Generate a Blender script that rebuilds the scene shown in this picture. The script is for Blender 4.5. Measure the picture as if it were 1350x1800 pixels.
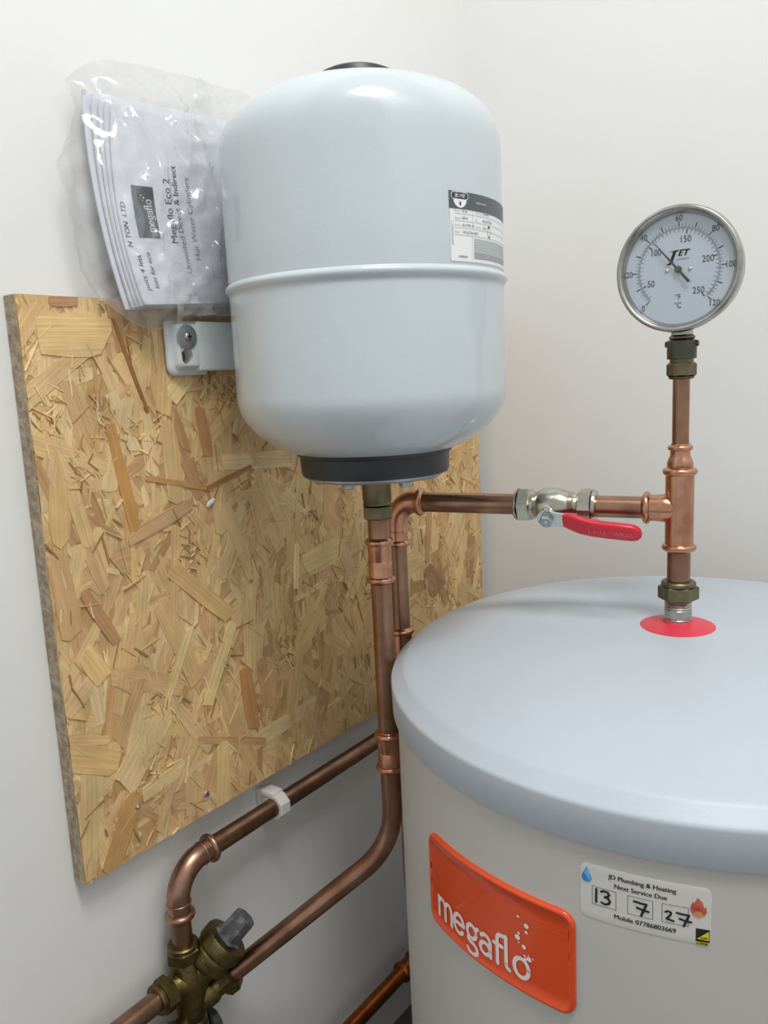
import bpy, bmesh, math, random
from mathutils import Vector, Matrix, noise
random.seed(7)
PI = math.pi
for o in list(bpy.data.objects): bpy.data.objects.remove(o)
S = bpy.context.scene
COL = S.collection
H = 0.99                                            # eye height above the floor; wall_left is x = 0, floor z = 0

# ------------------------------------------------------------------ camera
def rad(a): return math.radians(a)
_p, _r, _y = rad(9.65), rad(-2.74), rad(36.8)
_fw = Vector((-math.sin(_y)*math.cos(_p), math.cos(_y)*math.cos(_p), -math.sin(_p)))
_rt = Vector((math.cos(_y), math.sin(_y), 0)); _up = _rt.cross(_fw)
_r2 = math.cos(_r)*_rt + math.sin(_r)*_up; _u2 = -math.sin(_r)*_rt + math.cos(_r)*_up
cd = bpy.data.cameras.new('camera'); cam = bpy.data.objects.new('camera', cd); COL.objects.link(cam)
cd.sensor_fit = 'VERTICAL'; cd.sensor_height = 36.0; cd.lens = 1420/1800*36.0; cd.clip_start = 0.01
M = Matrix((_r2, _u2, -_fw)).transposed().to_4x4(); M.translation = (0.69, 0.0, H); cam.matrix_world = M
S.camera = cam

# ------------------------------------------------------------------ world, lamp light, exposure
w = bpy.data.worlds.new('world'); S.world = w; w.use_nodes = True
bg = w.node_tree.nodes['Background']; bg.inputs[0].default_value = (0.93, 0.965, 1.0, 1); bg.inputs[1].default_value = 0.64
LX, LY_ = 1.0, 0.08
ld = bpy.data.lights.new('ceiling_lamp_light', 'AREA'); ld.shape = 'RECTANGLE'; ld.size = 0.70; ld.size_y = 0.50
ld.energy = 27.5; ld.color = (1.0, 0.995, 0.985)
lo = bpy.data.objects.new('ceiling_lamp_light', ld); COL.objects.link(lo); lo.location = (LX, LY_, H+1.66)
S.view_settings.view_transform = 'Standard'; S.view_settings.look = 'None'; S.view_settings.gamma = 1
S.view_settings.use_curve_mapping = False; S.view_settings.exposure = 0.0

# ------------------------------------------------------------------ materials
def lin(h):
    h = h.lstrip('#'); c = [int(h[i:i+2], 16)/255 for i in (0, 2, 4)]
    return tuple(x/12.92 if x <= .04045 else ((x+.055)/1.055)**2.4 for x in c) + (1,)
def mat(name, col, rough=.5, metal=0.0, col2=None, nscale=20, ndetail=4, bump=0.0, bscale=200, lo_=.35, hi_=.65, stretch=(1, 1, 1), coat=0.0, spec=.5, rough2=None):
    m = bpy.data.materials.new(name); m.use_nodes = True; nt = m.node_tree; b = nt.nodes['Principled BSDF']
    b.inputs['Base Color'].default_value = lin(col); b.inputs['Roughness'].default_value = rough
    b.inputs['Metallic'].default_value = metal; b.inputs['Coat Weight'].default_value = coat; b.inputs['Specular IOR Level'].default_value = spec
    tc = nt.nodes.new('ShaderNodeTexCoord'); mp = nt.nodes.new('ShaderNodeMapping'); nt.links.new(tc.outputs['Object'], mp.inputs[0]); mp.inputs['Scale'].default_value = stretch
    if col2:
        n = nt.nodes.new('ShaderNodeTexNoise'); n.inputs['Scale'].default_value = nscale; n.inputs['Detail'].default_value = ndetail
        nt.links.new(mp.outputs[0], n.inputs['Vector'])
        r = nt.nodes.new('ShaderNodeValToRGB'); r.color_ramp.elements[0].position = lo_; r.color_ramp.elements[1].position = hi_
        r.color_ramp.elements[0].color = lin(col); r.color_ramp.elements[1].color = lin(col2)
        nt.links.new(n.outputs['Fac'], r.inputs[0]); nt.links.new(r.outputs[0], b.inputs['Base Color'])
        if rough2 is not None:
            mr = nt.nodes.new('ShaderNodeMapRange'); mr.inputs[1].default_value = lo_; mr.inputs[2].default_value = hi_
            mr.inputs[3].default_value = rough; mr.inputs[4].default_value = rough2
            nt.links.new(n.outputs['Fac'], mr.inputs[0]); nt.links.new(mr.outputs[0], b.inputs['Roughness'])
    if bump:
        n2 = nt.nodes.new('ShaderNodeTexNoise'); n2.inputs['Scale'].default_value = bscale; n2.inputs['Detail'].default_value = 5
        nt.links.new(mp.outputs[0], n2.inputs['Vector'])
        bp = nt.nodes.new('ShaderNodeBump'); bp.inputs['Strength'].default_value = bump; bp.inputs['Distance'].default_value = .002
        nt.links.new(n2.outputs['Fac'], bp.inputs['Height']); nt.links.new(bp.outputs[0], b.inputs['Normal'])
    return m
MT = {}
MT['wall'] = mat('wall_paint', '#e7e7e5', .75, bump=.10, bscale=90, col2='#e9e9e7', nscale=4)
MT['ceil'] = mat('ceiling_paint', '#e6e6e4', .9)
MT['floor'] = mat('floor_vinyl', '#5b5954', .6, col2='#6a6862', nscale=30)
MT['skirt'] = mat('skirting_paint', '#dcdad4', .4)
MT['enamel'] = mat('white_enamel', '#c5ced2', .17, bump=.06, bscale=320, coat=.25)
MT['bracket'] = mat('bracket_enamel', '#d6dcdd', .3)
MT['black'] = mat('black_plastic', '#2c3033', .42)
MT['zinc'] = mat('zinc_steel', '#b4babd', .42, .75, col2='#a2a8ab', nscale=120)
MT['pipe'] = mat('tarnished_copper', '#866350', .36, 1.0, col2='#ab866f', nscale=26, stretch=(1, 1, 1), ndetail=6, rough2=.27)
MT['dullpipe'] = mat('aged_copper', '#866a58', .4, 1.0, col2='#a5836c', nscale=40, ndetail=7, rough2=.32)
MT['copper'] = mat('bright_copper', '#cc9b80', .2, 1.0, col2='#b98367', nscale=70, ndetail=5, rough2=.28)
MT['orange_copper'] = mat('orange_copper', '#b5693a', .3, 1.0, col2='#9a5228', nscale=40)
MT['brass'] = mat('dull_brass', '#66604c', .45, 1.0, col2='#7d745a', nscale=60, ndetail=6, rough2=.35, bump=.1, bscale=400)
MT['brass2'] = mat('cast_brass', '#5f5338', .42, 1.0, col2='#887848', nscale=45, ndetail=6, rough2=.3, bump=.25, bscale=300)
MT['nickel'] = mat('nickel_plate', '#c6c3b6', .26, 1.0, col2='#b0ad9e', nscale=60, bump=.05, bscale=300)
MT['chrome'] = mat('bright_steel', '#cfd0d0', .2, 1.0)
MT['steel'] = mat('brushed_stainless', '#b4b4ae', .25, 1.0, col2='#a2a29b', nscale=90)
MT['greycap'] = mat('scuffed_black_cap', '#4b4c4e', .55, col2='#85868a', nscale=90, ndetail=8, lo_=.5, hi_=.75)
MT['red'] = mat('red_vinyl', '#d01f32', .32, coat=.2)
MT['redfilm'] = mat('red_washer_vinyl', '#d8374a', .38)
MT['pinkprint'] = mat('pale_pink_print', '#e2707c', .5)
MT['lid'] = mat('grey_lid_plastic', '#b6bfc8', .42, bump=.05, bscale=500, col2='#bac3cc', nscale=6)
MT['casing'] = mat('white_casing', '#c2c0bb', .42)
MT['badge'] = mat('orange_badge', '#dc4a17', .28, coat=.3)
MT['badgeline'] = mat('badge_wave', '#e4602c', .3)
MT['print_white'] = mat('white_print', '#f2e2e0', .5)
MT['sticker'] = mat('clear_sticker', '#d4d2cd', .3)
MT['label'] = mat('label_paper', '#e7eae9', .35)
MT['ink'] = mat('black_ink', '#1b1b1d', .55)
MT['grey_ink'] = mat('grey_ink', '#3d4348', .5)
MT['pale_ink'] = mat('pale_grey_ink', '#8f979b', .5)
MT['blue'] = mat('blue_drop', '#2f7fbf', .4, col2='#6fb4e2', nscale=140, lo_=.4, hi_=.6)
MT['flame'] = mat('red_flame', '#b3423f', .4, col2='#c66a4c', nscale=140)
MT['flame2'] = mat('amber_flame', '#cf8d55', .4)
MT['yellow'] = mat('yellow_print', '#d8cf35', .5)
MT['dial'] = mat('dial_white', '#c9d0d9', .35)
MT['paper'] = mat('white_paper', '#e4e6ee', .7)
MT['logo'] = mat('charcoal_logo', '#2b3136', .5)
MT['logo2'] = mat('slate_logo', '#59626a', .5)
MT['clip'] = mat('white_nylon', '#dcd9d4', .45)
MT['osbedge'] = mat('board_edge', '#b6a790', .85, col2='#8f7f69', nscale=150, ndetail=8, bump=.6, bscale=260)
MT['osbbase'] = mat('board_base', '#c8a676', .75, col2='#b8925e', nscale=60, ndetail=8, bump=.4, bscale=120)
MT['paint'] = mat('paint_drip', '#e6e4da', .4)

def strand_mat():
    m = bpy.data.materials.new('wood_strand'); m.use_nodes = True; nt = m.node_tree; b = nt.nodes['Principled BSDF']
    b.inputs['Roughness'].default_value = .6; b.inputs['Specular IOR Level'].default_value = .35
    at = nt.nodes.new('ShaderNodeAttribute'); at.attribute_name = 'tint'
    uv = nt.nodes.new('ShaderNodeUVMap'); uv.uv_map = 'grain'
    mp = nt.nodes.new('ShaderNodeMapping'); mp.inputs['Scale'].default_value = (14, 420, 1); nt.links.new(uv.outputs[0], mp.inputs[0])
    n = nt.nodes.new('ShaderNodeTexNoise'); n.inputs['Scale'].default_value = 1; n.inputs['Detail'].default_value = 5; n.inputs['Distortion'].default_value = .4
    nt.links.new(mp.outputs[0], n.inputs['Vector'])
    mr = nt.nodes.new('ShaderNodeMapRange'); mr.inputs[1].default_value = .3; mr.inputs[2].default_value = .7; mr.inputs[3].default_value = .98; mr.inputs[4].default_value = 1.36
    nt.links.new(n.outputs['Fac'], mr.inputs[0])
    mx = nt.nodes.new('ShaderNodeMix'); mx.data_type = 'RGBA'; mx.blend_type = 'MULTIPLY'; mx.inputs['Factor'].default_value = 1
    nt.links.new(at.outputs['Color'], mx.inputs['A']); nt.links.new(mr.outputs[0], mx.inputs['B'])
    # resin blotches across the board
    tc = nt.nodes.new('ShaderNodeTexCoord'); n2 = nt.nodes.new('ShaderNodeTexNoise'); n2.inputs['Scale'].default_value = 28; n2.inputs['Detail'].default_value = 6
    nt.links.new(tc.outputs['Object'], n2.inputs['Vector'])
    mr2 = nt.nodes.new('ShaderNodeMapRange'); mr2.inputs[1].default_value = .35; mr2.inputs[2].default_value = .65; mr2.inputs[3].default_value = .86; mr2.inputs[4].default_value = 1.06
    nt.links.new(n2.outputs['Fac'], mr2.inputs[0])
    mx2 = nt.nodes.new('ShaderNodeMix'); mx2.data_type = 'RGBA'; mx2.blend_type = 'MULTIPLY'; mx2.inputs['Factor'].default_value = 1
    nt.links.new(mx.outputs['Result'], mx2.inputs['A']); nt.links.new(mr2.outputs[0], mx2.inputs['B'])
    nt.links.new(mx2.outputs['Result'], b.inputs['Base Color'])
    bp = nt.nodes.new('ShaderNodeBump'); bp.inputs['Strength'].default_value = .35; bp.inputs['Distance'].default_value = .0008
    nt.links.new(n.outputs['Fac'], bp.inputs['Height']); nt.links.new(bp.outputs[0], b.inputs['Normal'])
    return m
MT['strand'] = strand_mat()
def schlick(nt, f0, f1):                             # same reflectance from both sides of a thin sheet
    lw = nt.nodes.new('ShaderNodeLayerWeight'); lw.inputs[0].default_value = .5
    pw = nt.nodes.new('ShaderNodeMath'); pw.operation = 'POWER'; pw.inputs[1].default_value = 4.0; nt.links.new(lw.outputs['Facing'], pw.inputs[0])
    mr = nt.nodes.new('ShaderNodeMapRange'); mr.inputs[3].default_value = f0; mr.inputs[4].default_value = f1; nt.links.new(pw.outputs[0], mr.inputs[0]); return mr
def film_mat(name, m0_, m1_):
    m = bpy.data.materials.new(name); m.use_nodes = True; nt = m.node_tree; nt.nodes.remove(nt.nodes['Principled BSDF'])
    out = nt.nodes['Material Output']
    tr = nt.nodes.new('ShaderNodeBsdfTransparent'); tr.inputs[0].default_value = (.985, .985, .985, 1)
    df = nt.nodes.new('ShaderNodeBsdfDiffuse'); df.inputs[0].default_value = (.92, .92, .92, 1)
    tl = nt.nodes.new('ShaderNodeBsdfTranslucent'); tl.inputs[0].default_value = (.92, .92, .92, 1)
    gl = nt.nodes.new('ShaderNodeBsdfGlossy'); gl.inputs['Roughness'].default_value = .09
    m0 = nt.nodes.new('ShaderNodeMixShader'); m0.inputs[0].default_value = .5; nt.links.new(df.outputs[0], m0.inputs[1]); nt.links.new(tl.outputs[0], m0.inputs[2])
    m1 = nt.nodes.new('ShaderNodeMixShader'); nt.links.new(tr.outputs[0], m1.inputs[1]); nt.links.new(m0.outputs[0], m1.inputs[2])
    tc = nt.nodes.new('ShaderNodeTexCoord'); n = nt.nodes.new('ShaderNodeTexNoise'); n.inputs['Scale'].default_value = 30; n.inputs['Detail'].default_value = 4
    nt.links.new(tc.outputs['Object'], n.inputs['Vector'])
    mr = nt.nodes.new('ShaderNodeMapRange'); mr.inputs[1].default_value = .35; mr.inputs[2].default_value = .7; mr.inputs[3].default_value = m0_; mr.inputs[4].default_value = m1_
    nt.links.new(n.outputs['Fac'], mr.inputs[0]); nt.links.new(mr.outputs[0], m1.inputs[0])
    mf = schlick(nt, .06, .55)
    m2 = nt.nodes.new('ShaderNodeMixShader'); nt.links.new(mf.outputs[0], m2.inputs[0]); nt.links.new(m1.outputs[0], m2.inputs[1]); nt.links.new(gl.outputs[0], m2.inputs[2])
    nt.links.new(m2.outputs[0], out.inputs[0])
    return m
MT['film'] = film_mat('clear_polythene', .07, .26); MT['film2'] = film_mat('doubled_polythene', .16, .34)
def glass_mat():
    m = bpy.data.materials.new('gauge_glass'); m.use_nodes = True; nt = m.node_tree; nt.nodes.remove(nt.nodes['Principled BSDF'])
    tr = nt.nodes.new('ShaderNodeBsdfTransparent'); gl = nt.nodes.new('ShaderNodeBsdfGlossy'); gl.inputs['Roughness'].default_value = .03
    fr = schlick(nt, .04, .9); mx = nt.nodes.new('ShaderNodeMixShader')
    tr.inputs[0].default_value = (.94, .955, .96, 1)
    nt.links.new(fr.outputs[0], mx.inputs[0]); nt.links.new(tr.outputs[0], mx.inputs[1]); nt.links.new(gl.outputs[0], mx.inputs[2])
    nt.links.new(mx.outputs[0], nt.nodes['Material Output'].inputs[0]); return m
MT['glass'] = glass_mat()

# ------------------------------------------------------------------ mesh helpers
class G:                                            # a bag of verts and faces in world coordinates
    def __init__(s): s.v = []; s.f = []
    def add(s, v, f):
        o = len(s.v); s.v += [Vector(p) for p in v]; s.f += [tuple(i+o for i in q) for q in f]; return s
    def lathe(s, prof, org=(0, 0, 0), axis=(0, 0, 1), n=32, ph=0.0):
        org = Vector(org); a = Vector(axis).normalized()
        u = a.orthogonal().normalized() if abs(a.z) < .999 else Vector((1, 0, 0)); b = a.cross(u)
        v = []; f = []; rings = []
        for r, t in prof:
            if r < 1e-7: rings.append([len(v)]); v.append(org+a*t); continue
            ids = []
            for k in range(n):
                th = 2*PI*k/n+ph; ids.append(len(v)); v.append(org+a*t+(u*math.cos(th)+b*math.sin(th))*r)
            rings.append(ids)
        for A, B in zip(rings, rings[1:]):
            for k in range(n):
                k2 = (k+1) % n
                if len(A) == 1 and len(B) == 1: break
                if len(A) == 1: f.append((A[0], B[k2], B[k]))
                elif len(B) == 1: f.append((A[k], A[k2], B[0]))
                else: f.append((A[k], A[k2], B[k2], B[k]))
        return s.add(v, f)
    def cyl(s, p0, p1, r, n=28, ph=0.0, ch=0.0):
        p0 = Vector(p0); p1 = Vector(p1); L = (p1-p0).length
        pr = [(0, 0), (r-ch, 0), (r, ch), (r, L-ch), (r-ch, L), (0, L)] if ch else [(0, 0), (r, 0), (r, L), (0, L)]
        return s.lathe(pr, p0, p1-p0, n, ph)
    def tube(s, path, r, n=24, cap=True):
        path = [Vector(p) for p in path]; v = []; f = []; N = len(path)
        t0 = (path[1]-path[0]).normalized(); u = t0.orthogonal().normalized()
        for i, p in enumerate(path):
            t = (path[min(i+1, N-1)]-path[max(i-1, 0)]).normalized(); u = (u-t*u.dot(t)).normalized(); b = t.cross(u)
            rr = r[i] if isinstance(r, (list, tuple)) else r
            for k in range(n):
                th = 2*PI*k/n; v.append(p+(u*math.cos(th)+b*math.sin(th))*rr)
        for i in range(N-1):
            for k in range(n): f.append((i*n+k, i*n+(k+1) % n, (i+1)*n+(k+1) % n, (i+1)*n+k))
        if cap: f.append(tuple(range(n-1, -1, -1))); f.append(tuple((N-1)*n+k for k in range(n)))
        return s.add(v, f)
    def box(s, lo, hi, bev=0.0, seg=2):
        bm = bmesh.new(); bmesh.ops.create_cube(bm, size=1)
        lo = Vector(lo); hi = Vector(hi); c = (lo+hi)/2; d = hi-lo
        for q in bm.verts: q.co = Vector((q.co.x*d.x, q.co.y*d.y, q.co.z*d.z))+c
        if bev: bmesh.ops.bevel(bm, geom=list(bm.edges), offset=bev, segments=seg, profile=.5, affect='EDGES')
        bm.verts.index_update(); s.add([q.co.copy() for q in bm.verts], [tuple(x.index for x in q.verts) for q in bm.faces]); bm.free(); return s
    def map(s, fn): s.v = [Vector(fn(p)) for p in s.v]; return s
def arc_path(p0, c, p1, r, n=14):                   # p0 -> corner c -> p1 with a rounded corner
    p0, c, p1 = Vector(p0), Vector(c), Vector(p1); a = (p0-c).normalized(); b = (p1-c).normalized()
    ang = a.angle(b); d = r/math.tan(ang/2); A = c+a*d; B = c+b*d
    O = c+(a+b).normalized()*(r/math.sin(ang/2)); out = [p0]
    u = (A-O); w_ = (B-O); tot = u.angle(w_); ax = u.cross(w_).normalized()
    for i in range(n+1): out.append(O+(Matrix.Rotation(tot*i/n, 3, ax) @ u))
    out.append(p1); return out
def rim(g, p, axis, r, w=.0035, h=.0035, n=28):     # pressed bead round a copper socket
    prof = [(r-.001, -w-.001)]
    for i in range(9):
        a = PI*i/8; prof.append((r+h*math.sin(a), -w*math.cos(a)))
    prof.append((r-.001, w+.001)); g.lathe(prof, p, axis, n)
def torus(g, p, axis, R, r, n=28): g.lathe([(R+r*math.cos(2*PI*i/10), r*math.sin(2*PI*i/10)) for i in range(11)], p, axis, n)
def hexnut(g, p, axis, af, L, ph=0.0, ch=.0018):    # chamfered hexagon
    R = af/2/math.cos(PI/6)
    g.lathe([(0, 0), (af/2*.97, 0), (R, ch), (R, L-ch), (af/2*.97, L), (0, L)], p, axis, 6, ph)
def make(name, g, m, parent=None, org=None, smooth=True, sharp=35, attrs=None):
    """links ONE mesh object; world coordinates become local to the thing's origin"""
    root = parent
    while root is not None and root.parent is not None: root = root.parent
    if root is not None: o0 = Vector(root.location)
    elif org is not None: o0 = Vector(org)
    else:
        xs = [p.x for p in g.v]; ys = [p.y for p in g.v]; zs = [p.z for p in g.v]; o0 = Vector(((min(xs)+max(xs))/2, (min(ys)+max(ys))/2, min(zs)))
    me = bpy.data.meshes.new(name); me.from_pydata([p-o0 for p in g.v], [], g.f)
    bm = bmesh.new(); bm.from_mesh(me)
    if smooth: bmesh.ops.remove_doubles(bm, verts=list(bm.verts), dist=1e-6)
    if smooth: bmesh.ops.recalc_face_normals(bm, faces=list(bm.faces))
    ca = math.radians(sharp)
    for q in bm.faces: q.smooth = smooth
    if smooth:
        for e in bm.edges:
            if len(e.link_faces) == 2 and e.calc_face_angle(0) > ca: e.smooth = False
    bm.to_mesh(me); bm.free()
    me.materials.append(MT[m] if isinstance(m, str) else m)
    ob = bpy.data.objects.new(name, me); COL.objects.link(ob)
    if parent is not None: ob.parent = parent
    else: ob.location = o0
    return ob
def thing(name, label, cat, loc, group=None):
    o = bpy.data.objects.new(name, None); o.empty_display_size = .05; COL.objects.link(o); o.location = loc
    o['label'] = label; o['category'] = cat
    if group: o['group'] = group
    return o
def tag(o, label, cat, group=None):
    o['label'] = label; o['category'] = cat
    if group: o['group'] = group
    return o
def struct(name, g, m):
    o = make(name, g, m, org=(0, 0, 0), smooth=False); o['kind'] = 'structure'; return o

# ------------------------------------------------------------------ print helpers: flat shapes in (u, v), then mapped onto a surface
def text2d(body, size, align='LEFT', bold=0.0, shear=0.0, sx=1.0):
    cu = bpy.data.curves.new('t', 'FONT'); cu.body = body; cu.size = size; cu.align_x = align; cu.shear = shear; cu.resolution_u = 3
    ob = bpy.data.objects.new('t', cu); COL.objects.link(ob)
    me = bpy.data.meshes.new_from_object(ob)
    v = [(p.co.x*sx, p.co.y, 0) for p in me.vertices]; f = [tuple(q.vertices) for q in me.polygons]
    bpy.data.objects.remove(ob); bpy.data.curves.remove(cu); bpy.data.meshes.remove(me)
    g = G()
    for d in ((0, 0),) if not bold else ((-1, 0), (1, 0), (0, 0)): g.add([(p[0]+d[0]*bold*size, p[1], 0) for p in v], f)
    return g
def stroke(g, pts, w):                              # round-ended pen stroke in (u, v)
    for (x0, y0), (x1, y1) in zip(pts, pts[1:]):
        d = Vector((x1-x0, y1-y0)); L = d.length
        if L < 1e-9: continue
        n = Vector((-d.y, d.x))/L*w/2
        g.add([(x0+n.x, y0+n.y, 0), (x0-n.x, y0-n.y, 0), (x1-n.x, y1-n.y, 0), (x1+n.x, y1+n.y, 0)], [(0, 1, 2, 3)])
    for x, y in pts: disc(g, x, y, w/2, 10)
    return g
def disc(g, x, y, r, n=16, ry=None):
    ry = r if ry is None else ry
    return g.add([(x+r*math.cos(2*PI*k/n), y+ry*math.sin(2*PI*k/n), 0) for k in range(n)], [tuple(range(n))])
def rect2(g, x0, y0, x1, y1, nx=1):
    v = []; f = []
    for i in range(nx+1):
        x = x0+(x1-x0)*i/nx; v += [(x, y0, 0), (x, y1, 0)]
    for i in range(nx): f.append((2*i, 2*i+2, 2*i+3, 2*i+1))
    return g.add(v, f)
def frame2(g, x0, y0, x1, y1, t, nx=4):
    rect2(g, x0, y0, x1, y0+t, nx); rect2(g, x0, y1-t, x1, y1, nx); rect2(g, x0, y0, x0+t, y1); rect2(g, x1-t, y0, x1, y1); return g
def arcp(cx, cy, rx, ry, a0, a1, n=14): return [(cx+rx*math.cos(rad(a0+(a1-a0)*i/n)), cy+ry*math.sin(rad(a0+(a1-a0)*i/n))) for i in range(n+1)]
MEGA = [  # rounded lower-case lettering: (advance, strokes) in x-heights
    (1.30, [[(0, 0), (0, 1)], [(0, .6)]+arcp(.33, .62, .33, .36, 180, 0)+[(.66, 0)], [(.66, .6)]+arcp(.98, .62, .32, .36, 180, 0)+[(1.30, 0)]]),
    (.86, [[(.02, .52), (.84, .52)]+arcp(.43, .5, .43, .48, 5, 318, 20)]),
    (.84, [arcp(.42, .64, .36, .34, 0, 360, 20), [(.70, .86), (.92, .98)], [(.20, .36), (.12, .2), (.25, .09), (.62, .05)]+arcp(.44, -.22, .40, .27, 60, -160, 14)]),
    (.76, [[(.08, .86)]+arcp(.38, .66, .37, .33, 120, 0, 10)+[(.75, 0)], arcp(.37, .29, .36, .29, 0, 360, 18)]),
    (.58, [[(.66, 1.5)]+arcp(.48, 1.2, .24, .28, 80, 180, 8)+[(.24, 0)], [(0, .94), (.56, .94)]]),
    (.26, [[(0, 1.55), (0, .22)]+arcp(.2, .2, .2, .2, 180, 270, 5)]),
    (.92, [arcp(.46, .46, .45, .46, 0, 360, 24)])]
def megaflo(g, x, y, sx, sy, w, gap=.30):
    for adv, sts in MEGA:
        for st in sts: stroke(g, [(x+a*sx, y+b*sy) for a, b in st], w)
        x += (adv+gap)*sx
    return x
def on_cyl(cx, cy, R, az0):                         # (u, v, h): u metres along the arc from az0, v height, h off the surface
    def fn(p, off=0.0):
        a = az0+p[0]/R; r = R+p[2]+off; return (cx+r*math.cos(a), cy+r*math.sin(a), p[1])
    return fn
def patch(w_, h_, cr, rings, n=16, u0=0.0, v0=0.0):  # rounded-rectangle relief: rings = [(inset, height)...], then filled to the centre line
    g = G(); M_ = []
    def loop(ins, ht):
        W = w_/2-ins; Hh = h_/2-ins; c = max(cr-ins, .0004); pts = []
        for cxs, cys, a0 in ((1, 1, 0), (-1, 1, 90), (-1, -1, 180), (1, -1, 270)):
            for i in range(6):
                a = rad(a0+90*i/5); pts.append((cxs*(W-c)+c*math.cos(a), cys*(Hh-c)+c*math.sin(a)))
            nxt = {0: (-1, 1), 90: (-1, -1), 180: (1, -1), 270: (1, 1)}[a0]
            e0 = pts[-1]; b0 = rad(a0+90); e1 = (nxt[0]*(W-c)+c*math.cos(b0), nxt[1]*(Hh-c)+c*math.sin(b0))
            for i in range(1, n): pts.append((e0[0]+(e1[0]-e0[0])*i/n, e0[1]+(e1[1]-e0[1])*i/n))
        return [(u0+w_/2+a, v0+h_/2+b, ht) for a, b in pts]
    L = [loop(i, t) for i, t in rings]; base = L[-1]; hh = rings[-1][1]; cx = u0+w_/2; cy = v0+h_/2
    for k in (.75, .5, .25, 0): L.append([(p[0], cy+(p[1]-cy)*k, hh) for p in base])
    N = len(base); v = [p for l in L for p in l]; f = []
    for i in range(len(L)-1):
        for k in range(N): f.append((i*N+k, i*N+(k+1) % N, (i+1)*N+(k+1) % N, (i+1)*N+k))
    return g.add(v, f)

# ================================================================== SETTING
struct('floor', G().box((-.1, -1.6, -.05), (2.4, 1.29, 0)), 'floor')
struct('wall_left', G().box((-.1, -1.6, 0), (0, 1.29, H+1.7)), 'wall')
struct('wall_back', G().box((0, 1.187, 0), (2.4, 1.29, H+1.7)), 'wall')
struct('bounce_wall_right', G().box((1.5, -0.2, 0), (1.6, 1.187, H+1.7)), 'wall')  # unseen wall, added to bounce fill light onto the board and left wall
struct('ceiling', G().box((-.1, -1.6, H+1.7), (2.4, 1.29, H+1.8)), 'ceil')
struct('baseboard_left', G().box((0, -1.6, 0), (.014, 1.173, .062), .002), 'skirt')
struct('baseboard_back', G().box((0, 1.173, 0), (2.4, 1.187, .062), .002), 'skirt')
# ceiling lamp that carries the light
t = thing('ceiling_lamp', 'square white ceiling light panel above the cylinder', 'lamp', (LX, LY_, H+1.672))
make('lamp_tray', G().box((LX-.37, LY_-.27, H+1.672), (LX+.37, LY_+.27, H+1.7), .004), 'bracket', t)

# ================================================================== OSB BOARD
BX = .018; BY0, BY1, BZ0, BZ1 = .387, 1.168, H-.4745, H+.083
osb = thing('strand_board', 'pale brown oriented strand board fixed flat to the white wall', 'board', (0, (BY0+BY1)/2, BZ0))
g = G().box((0, BY0, BZ0), (BX-.0004, BY1, BZ1), .0008, 1); make('core', g, 'osbedge', osb); make('face_layer', G().box((BX-.001, BY0+.0004, BZ0+.0004), (BX, BY1-.0004, BZ1-.0004)), 'osbbase', osb, smooth=False)
def clip_poly(P):
    for ax, lim, sg in ((0, BY0+.0006, 1), (0, BY1-.0006, -1), (1, BZ0+.0006, 1), (1, BZ1-.0006, -1)):
        out = []
        for i in range(len(P)):
            a, b = P[i], P[(i+1) % len(P)]; da = sg*(a[ax]-lim); db = sg*(b[ax]-lim)
            if da >= 0: out.append(a)
            if da*db < 0:
                k = da/(da-db); out.append((a[0]+(b[0]-a[0])*k, a[1]+(b[1]-a[1])*k))
        P = out
        if len(P) < 3: return None
    return P
def strand_poly(y, z, L, W, ang, rag=.25):
    c, s = math.cos(ang), math.sin(ang); n = 3; pts = []
    for sd in (-1, 1):
        row = []
        for i in range(n+1):
            row.append((-L/2+L*i/n, sd*W/2*(1+random.uniform(-rag, rag)*.5)))
        e = random.uniform(-.5, .5)*W
        row[0] = (row[0][0]+sd*e*.6, row[0][1]*random.uniform(.7, 1)); row[-1] = (row[-1][0]+sd*random.uniform(-.5, .5)*W*.6, row[-1][1]*random.uniform(.7, 1))
        pts.append(row)
    P = pts[0]+[(L/2+random.uniform(0, .3)*W, random.uniform(-.3, .3)*W)]+pts[1][::-1]+[(-L/2-random.uniform(0, .3)*W, random.uniform(-.3, .3)*W)]
    return [(y+a*c-b*s, z+a*s+b*c) for a, b in P]
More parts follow.
